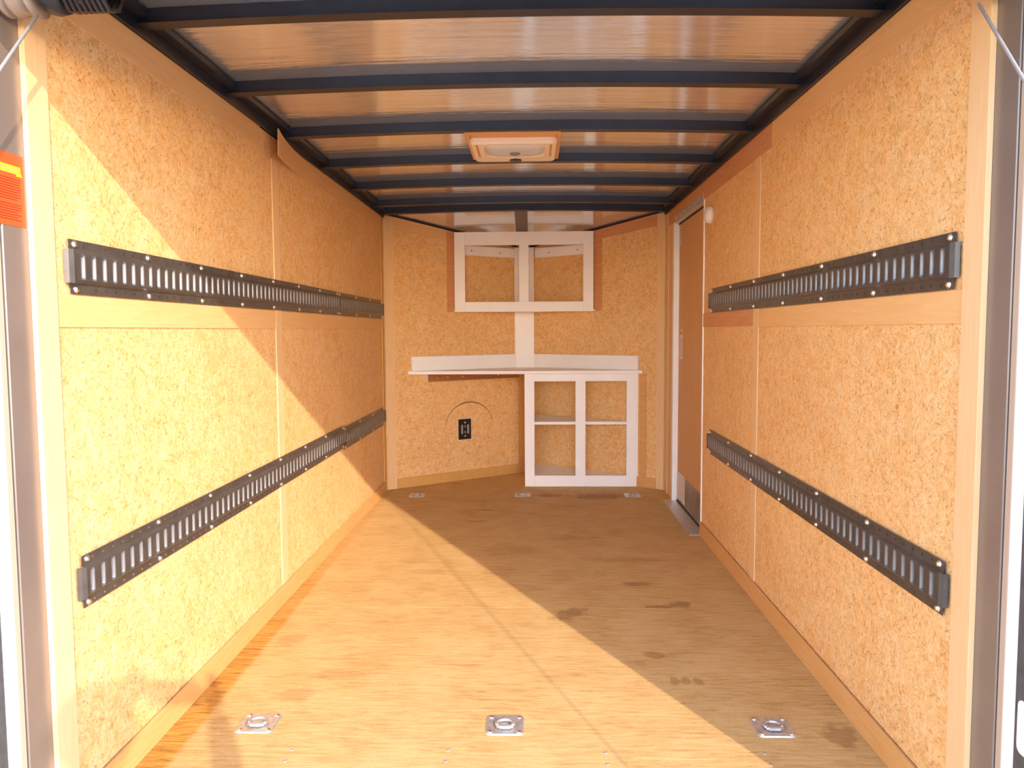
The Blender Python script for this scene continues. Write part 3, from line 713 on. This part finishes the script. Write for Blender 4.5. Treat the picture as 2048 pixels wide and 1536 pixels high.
for fr, sg in (('vl', 1), ('vr', -1)):
    lw = Matrix.Translation(FRAMES[fr][0]) @ Matrix.Rotation(FRAMES[fr][1], 4, 'Z')
    s0, s1 = 0.205, 1.125; a, b = (s0, s1) if sg > 0 else (-s1, -s0)
    o = mesh_obj('backsplash', bx(a, b, -0.024, -0.004, 0.8545, 0.960, .002), 'white', ct)
    o.matrix_basis = Matrix.Translation(-ct.location) @ lw
# brown cleat under the left half of the counter
cl = frame_mesh('counter_cleat', 'vl', slab('vl', 0.335, 1.15, 0.772, 0.826, 0.001, 0.024, .002), 'cleat')
tag(cl, 'dark brown wooden cleat fixed to nose wall under the counter', 'cleat')
bm = bx(.320, .334, -.024, -.001, .770, .828, .001); ec = mesh_obj('pale_end', bm, 'sticker_white', cl)
bm = bmesh.new(); lathe(bm, [(0.005, 0.0), (0.005, -0.0015), (0.0, -0.002)], 8, 'y')
s_ = mesh_obj('cleat_screw', bm, 'zinc', cl, True); s_.location = (.50, -.024, .80)
for x in (.41, .63, .95): link_copy('cleat_screw', s_, cl, (x, -.024, .80))

# ------------------------------------------------------------------ outlet on the left nose wall
ot = tag(on_frame('power_outlet', 'vl'), 'black outlet plate on nose wall below the worn arc', 'outlet')
oc, oz = 0.655, 0.393
bm = bx(oc-.056, oc+.056, -0.008, -0.0005, oz-.079, oz+.079, .003); mesh_obj('cover_plate', bm, 'black_plastic', ot)
mesh_obj('back_box', bx(oc-.060, oc+.060, -0.0018, -0.0002, oz-.083, oz+.083), 'sticker_white', ot)
for dx in (-.026, .026):
    mesh_obj('receptacle', bx(oc+dx-.007, oc+dx+.007, -0.0098, -0.008, oz-.034, oz+.034, .0005), 'slot_tan', ot)
bm = bmesh.new(); lathe(bm, [(0.007, -.008), (0.007, -0.0095), (0.0, -0.0105)], 10, 'y')
s_ = mesh_obj('plate_screw', bm, 'zinc', ot, True); s_.location = (oc, 0, oz+.052); link_copy('plate_screw', s_, ot, (oc, 0, oz-.052))
for dz in (.022, -.022): mesh_obj('terminal', bx(oc-.007, oc+.007, -0.0098, -0.008, oz+dz-.008, oz+dz+.008, .001), 'ink', ot)

# ------------------------------------------------------------------ ceiling lamp
lp = tag(empty('ceiling_lamp', (-0.015, 3.5, 1.985)), 'cream plastic ceiling lamp on an orange wooden backing board', 'lamp')
def lpart(name, x0, x1, y0, y1, z0, z1, mat, bev=.002, parent=None):
    l = lp.location; return mesh_obj(name, bx(x0-l.x, x1-l.x, y0-l.y, y1-l.y, z0-l.z, z1-l.z, bev), mat, parent or lp)
lpart('backing_board', -.205, .172, 3.315, 3.80, 1.988, 1.998, 'block')
lpart('board_rim', -.224, .186, 3.292, 3.314, 1.978, 1.998, 'block'); lpart('board_rim', -.224, -.206, 3.315, 3.80, 1.982, 1.998, 'block'); lpart('board_rim', .173, .192, 3.315, 3.80, 1.982, 1.998, 'block')
fz0, fz1 = 1.962, 1.9875
FX0, FX1, FY0, FY1 = -.214, .180, 3.395, 3.765      # housing
LX0, LX1, LY0, LY1 = -.147, .118, 3.432, 3.655      # lens
bm = bmesh.new()
def loop(pts, z): return [bm.verts.new((a-lp.location.x, b-lp.location.y, z-lp.location.z)) for a, b in pts]
O0 = loop(rrect(FX0, FX1, FY0, FY1, .035), fz1); O1 = loop(rrect(FX0+.002, FX1-.002, FY0+.002, FY1-.002, .035), fz0+.010); O2 = loop(rrect(FX0+.01, FX1-.01, FY0+.01, FY1-.01, .03), fz0)
I0 = loop(rrect(LX0-.005, LX1+.005, LY0-.005, LY1+.005, .055), fz0); I1 = loop(rrect(LX0, LX1, LY0, LY1, .05), fz0+.010)
for P, Q in ((O0, O1), (O1, O2), (O2, I0), (I0, I1)):
    for k in range(20): bm.faces.new((P[k], P[(k+1) % 20], Q[(k+1) % 20], Q[k]))
bm.faces.new(O0)
mesh_obj('housing', bm, 'fixture', lp)
bm = bmesh.new(); rings = []
for f, dz in ((1.0, .0095), (0.95, .002), (0.8, -.003), (0.5, -.005), (0.15, -.0055)):
    cx, cy = (LX0+LX1)/2, (LY0+LY1)/2; rings.append(loop([(cx+(a-cx)*f, cy+(b-cy)*f) for a, b in rrect(LX0, LX1, LY0, LY1, .05)], fz0+dz))
for P, Q in zip(rings, rings[1:]):
    for k in range(20): bm.faces.new((P[k], P[(k+1) % 20], Q[(k+1) % 20], Q[k]))
bm.faces.new(rings[-1]); ln = mesh_obj('lens', bm, 'lens', lp, True)
bm = bmesh.new(); lathe(bm, [(0.026, -.0005), (0.024, -.006), (0.014, -.011), (0.0, -.013)], 16, 'z')
bl = mesh_obj('bulb_dome', bm, 'ink', ln, True); bl.location = (0.0005, 3.56-3.5, fz0-1.985-.003)
for x in (-.180, .148): lpart('vent_slot', x-.005, x+.005, 3.42, 3.65, fz0-.0006, fz0+.004, 'trim_ochre', 0)
bm = bmesh.new(); lathe(bm, [(0.036, 0.0), (0.036, -0.006), (0.030, -0.008), (0.0, -0.008)], 20, 'z')
for v in bm.verts: v.co.y *= 1.15
sw = mesh_obj('switch_bezel', bm, 'fixture', lp, True); sw.location = (-.0145+.015, 3.69-3.5, fz0-1.985+.001)
bm = bmesh.new(); lathe(bm, [(0.030, -.007), (0.029, -0.0105), (0.0, -0.0115)], 20, 'z')
for v in bm.verts: v.co.y *= 1.15
mesh_obj('switch', bm, 'switch', sw, True)

# ------------------------------------------------------------------ white dome on right wall by the door
bm = bmesh.new(); lathe(bm, [(0.045, 0.0), (0.045, -0.012), (0.040, -0.026), (0.026, -0.036), (0.0, -0.039)], 24, 'y')
dm = frame_mesh('round_cap', 'right', bm, 'white_plastic', True); dm.location = (1.0, 4.06, 1.742)
tag(dm, 'small round white plastic dome on right wall beside door top', 'dome')

# ------------------------------------------------------------------ warning sticker on the left jamb
sk = tag(on_frame('warning_sticker', 'left'), 'orange-red warning sticker on left rear jamb', 'sticker')
sy0, sy1, sz0, sz1 = 1.497, 1.594, 1.366, 1.513
mesh_obj('backing', slab('left', sy0, sy1, sz0, sz1, 0.0002, 0.0010), 'sticker_red', sk)
hb = mesh_obj('heading_band', slab('left', sy0+.006, sy1-.010, sz1-.040, sz1-.024, 0.0010, 0.0013), 'sticker_yellow', sk)
bm = prism([(sy1-.024, sz1-.044), (sy1-.006, sz1-.044), (sy1-.015, sz1-.024)], -0.0017, -0.0010); mesh_obj('warning_triangle', bm, 'sticker_yellow', sk)
mesh_obj('exclamation_mark', slab('left', sy1-.0165, sy1-.0135, sz1-.040, sz1-.030, 0.0017, 0.0019), 'ink', sk)
for k in range(17):
    if k in (9,): continue
    mesh_obj('text_line', slab('left', sy0+.010, sy1-.012-(.012 if k in (8, 13, 15) else 0), sz1-.052-.0052*k, sz1-.0502-.0052*k, 0.0010, 0.0012), 'sticker_print', sk)
tcu = bpy.data.curves.new('sticker_heading', 'FONT'); tcu.body = 'WARNING'; tcu.size = 0.0135; tcu.extrude = 0.0001; tcu.align_x = 'CENTER'
to = bpy.data.objects.new('heading_source', tcu); COL.objects.link(to)
me = bpy.data.meshes.new_from_object(to.evaluated_get(bpy.context.evaluated_depsgraph_get())); bpy.data.objects.remove(to)
me.name = 'sticker_heading'; me.materials.clear(); me.materials.append(M['ink'])
to = bpy.data.objects.new('sticker_heading', me); COL.objects.link(to); to.parent = hb; to.rotation_euler = (PI/2, 0, 0)
to.location = ((sy0+sy1)/2-.006, -0.0014, sz1-.0375)

# ------------------------------------------------------------------ ramp-door spring shaft, spools and cables
sh = tag(empty('spring_shaft', (0, 1.55, 1.83)), 'dark spring shaft with cable spools across the rear header', 'spring shaft')
def revolve_x(name, prof, x, mat, flip=1):
    bm = bmesh.new(); lathe(bm, [(r, h*flip) for r, h in prof], 24, 'x'); o = mesh_obj(name, bm, mat, sh, True); o.location = (x, 0, 0); return o
revolve_x('shaft', [(0.018, -0.98), (0.018, 0.98)], 0, 'black_steel')
for s in (-1, 1):
    k = 0.0 if s < 0 else 0.012
    revolve_x('cable_spool', [(0.030, .045), (0.050-k, .043), (0.050-k, .036), (0.043-k, .030), (0.050-k, .024), (0.051-k, .016), (0.045-k, .010), (0.045-k, -.012), (0.052-k, -.016), (0.052-k, -.022), (0.03, -.024)], s*0.945, 'spool', s)
    revolve_x('bearing', [(0.02, -.022), (0.044-k, -.018), (0.048-k, 0.0), (0.044-k, .018), (0.02, .022)], s*0.885, 'black_steel', s)
bm = bmesh.new(); pts = [(-.862+.0016*k, 0.042*math.cos(k*0.9), 0.042*math.sin(k*0.9)) for k in range(60)]
tube(bm, pts, 0.005, 6); mesh_obj('spring', bm, 'black_steel', sh, True)
def cable(p0, p1, label):
    p0, p1 = Vector(p0), Vector(p1); d = p1-p0; e = p0 + d*((-0.06-0.221*(1.33-p0.y)-p0.z)/(d.z-0.221*d.y))     # ends on the ramp
    bm = bmesh.new(); tube(bm, [v-p0 for v in (p0, p0.lerp(e, .5), e)], 0.0032, 8)
    o = mesh_obj('lift_cable', bm, 'wire', None, True); o.location = p0; tag(o, label, 'cable', 'ramp door cables')
    return e
ce_l = cable((-0.9185, 1.54, 1.779), (-0.924, 1.43, 1.636), 'steel ramp cable running down from the spool at upper left')
ce_r = cable((0.928, 1.54, 1.768), (0.933, 1.40, 1.580), 'steel ramp cable running down from the spool at upper right')

# ------------------------------------------------------------------ ramp door lowered behind, ground
rm = struct(empty('door_2', (0, 1.33, -0.06)), 'lowered plywood ramp door reaching from the rear sill to the ground')
ang = math.atan2(0.42, 1.9)
for k in range(4):
    o = mesh_obj('ramp_board', bx(-1.0+.5*k+.001, -.5+.5*k-.001, -1.9, 0, -.03, 0, .002), 'ramp', rm); o.rotation_euler = (ang, 0, 0)
o = mesh_obj('hinge_strip', bx(-1.02, 1.02, -.05, .0, 0.001, .006), 'galv', rm); o.rotation_euler = (ang, 0, 0)
gp = mesh_obj('ground', bx(-40, 40, -40, 40, -0.62, -0.52), 'ground'); struct(gp, 'pale gravel ground outside')

# ------------------------------------------------------------------ photographer behind the camera (casts the shadow at lower left)
pr = tag(empty('person', (0.14, -0.465, -0.445)), 'person in dark jacket standing behind the camera, phone held up', 'person')
def skin_body(name, verts, edges, radii, mat, root=0, levels=2):
    me = bpy.data.meshes.new(name); me.from_pydata(verts, edges, []); o = bpy.data.objects.new(name, me); COL.objects.link(o); o.parent = pr
    me.materials.append(M[mat])
    md = o.modifiers.new('skin', 'SKIN'); md.use_smooth_shade = True
    for i, v in enumerate(me.skin_vertices[0].data):
        r = radii[i]; v.radius = r if isinstance(r, tuple) else (r, r); v.use_root = (i == root)
    sb_ = o.modifiers.new('sub', 'SUBSURF'); sb_.levels = levels; sb_.render_levels = levels
    return o
# local coordinates: feet at z=0, facing +y; camera sits at local (-0.07, 0.42, 1.615)
V_ = [(0, 0, .92), (0, -.01, 1.10), (0, -.01, 1.30), (0, 0, 1.42), (0, .015, 1.50),                       # pelvis..neck 0-4
      (-.10, 0, .86), (-.11, .02, .48), (-.12, -.02, .09), (-.13, .10, .035), (-.135, .16, .03),          # left leg 5-9
      (.10, 0, .86), (.11, .02, .48), (.12, -.02, .09), (.13, .10, .035), (.135, .16, .03),              # right leg 10-14
      (-.17, -.01, 1.38), (-.26, .12, 1.20), (-.17, .345, 1.47), (-.145, .39, 1.535),                          # left arm 15-18
      (.17, -.01, 1.38), (.27, .12, 1.20), (.165, .345, 1.47), (.135, .39, 1.535),                              # right arm 19-22
      (0, .02, 1.56)]
E_ = [(0, 1), (1, 2), (2, 3), (3, 4), (4, 23), (0, 5), (5, 6), (6, 7), (7, 8), (8, 9), (0, 10), (10, 11), (11, 12), (12, 13), (13, 14), (3, 15), (15, 16), (16, 17), (17, 18), (3, 19), (19, 20), (20, 21), (21, 22)]
R_ = [(.15, .11), (.14, .105), (.165, .115), (.12, .085), (.055, .06), .085, .065, .045, .04, .03, .085, .065, .045, .04, .03, .062, .05, .042, .03, .062, .05, .042, .03, (.052, .055)]
body = skin_body('body', V_, E_, R_, 'cloth')
bm = bmesh.new(); bmesh.ops.create_uvsphere(bm, u_segments=24, v_segments=16, radius=1.0)
for v in bm.verts:
    x, y, z = v.co; w = 1.0 - 0.18*max(0, -z)
    v.co = (x*.076*w, y*.098*w + (.012 if z < -.3 else 0), z*.118)
    if y > 0.8 and abs(x) < 0.3 and -.25 < z < .2: v.co.y += .018*(1-abs(x)/.3)
head = mesh_obj('head', bm, 'skin_tone', pr, True); head.location = (-.005, .035, 1.672)
for s in (-1, 1):
    bm = bmesh.new(); bmesh.ops.create_uvsphere(bm, u_segments=10, v_segments=8, radius=1.0)
    for v in bm.verts: v.co = (v.co.x*.008, v.co.y*.018, v.co.z*.03)
    e = mesh_obj('ear', bm, 'skin_tone', head, True); e.location = (s*.076, -.005, -.005)
    bm = bmesh.new(); bmesh.ops.create_uvsphere(bm, u_segments=10, v_segments=8, radius=.011)
    e = mesh_obj('eye', bm, 'black_plastic', head, True); e.location = (s*.030, .082, .012)
bm = bmesh.new(); lathe(bm, [(.001, -.003), (.016, -.001), (.016, .001), (.001, .003)], 12, 'y'); mo = mesh_obj('mouth', bm, 'sticker_print', head, True); mo.location = (0, .093, -.055); mo.scale = (1.3, 1, .35)
bm = bmesh.new(); bmesh.ops.create_uvsphere(bm, u_segments=24, v_segments=16, radius=1.0)
bmesh.ops.delete(bm, geom=[v for v in bm.verts if v.co.z < -.15 or (v.co.y > .45 and v.co.z < .5)], context='VERTS')
for v in bm.verts: v.co = (v.co.x*.084, v.co.y*.106-.004, v.co.z*.128)
mesh_obj('hair', bm, 'hair', head, True)
for s in (-1, 1):      # hands gripping the two short sides of the phone
    hx, hy, hz = s*.135 if s > 0 else -.145, .39, 1.535
    tx = .055 if s > 0 else -.105
    hv = [(hx, hy, hz), (hx-s*.012, hy+.025, hz+.045)]; he = [(0, 1)]; hr = [.026, (.034, .016)]
    for k in range(4):
        b = len(hv); zz = hz+.035+.018*k
        hv += [(hx-s*.004, hy+.045, zz), (hx-s*.020, hy+.066-.003*k, zz+.004), (hx-s*(.046+.004*(k in (1, 2))), hy+.066-.003*k, zz+.006)]
        he += [(1, b), (b, b+1), (b+1, b+2)]; hr += [.0095, .0085, .007]
    b = len(hv); hv += [(hx-s*.02, hy+.02, hz+.03), (hx-s*.045, hy+.03, hz+.045), (hx-s*.060, hy+.045, hz+.06)]; he += [(1, b), (b, b+1), (b+1, b+2)]; hr += [.013, .010, .008]
    skin_body('hand', hv, he, hr, 'skin_tone', 0, 1)
bm = bx(-.078, .078, -.004, .004, -.038, .038, .003); ph = mesh_obj('phone', bm, 'black_plastic', None); ph.location = (0.125, -0.022, 1.128)
tag(ph, 'dark phone held level in both hands behind the camera position', 'phone')
bm = bmesh.new(); lathe(bm, [(.007, .004), (.007, .006), (.0, .0062)], 12, 'y'); lo_ = mesh_obj('phone_lens', bm, 'black_plastic', ph, True); lo_.location = (-.056, 0, .017)
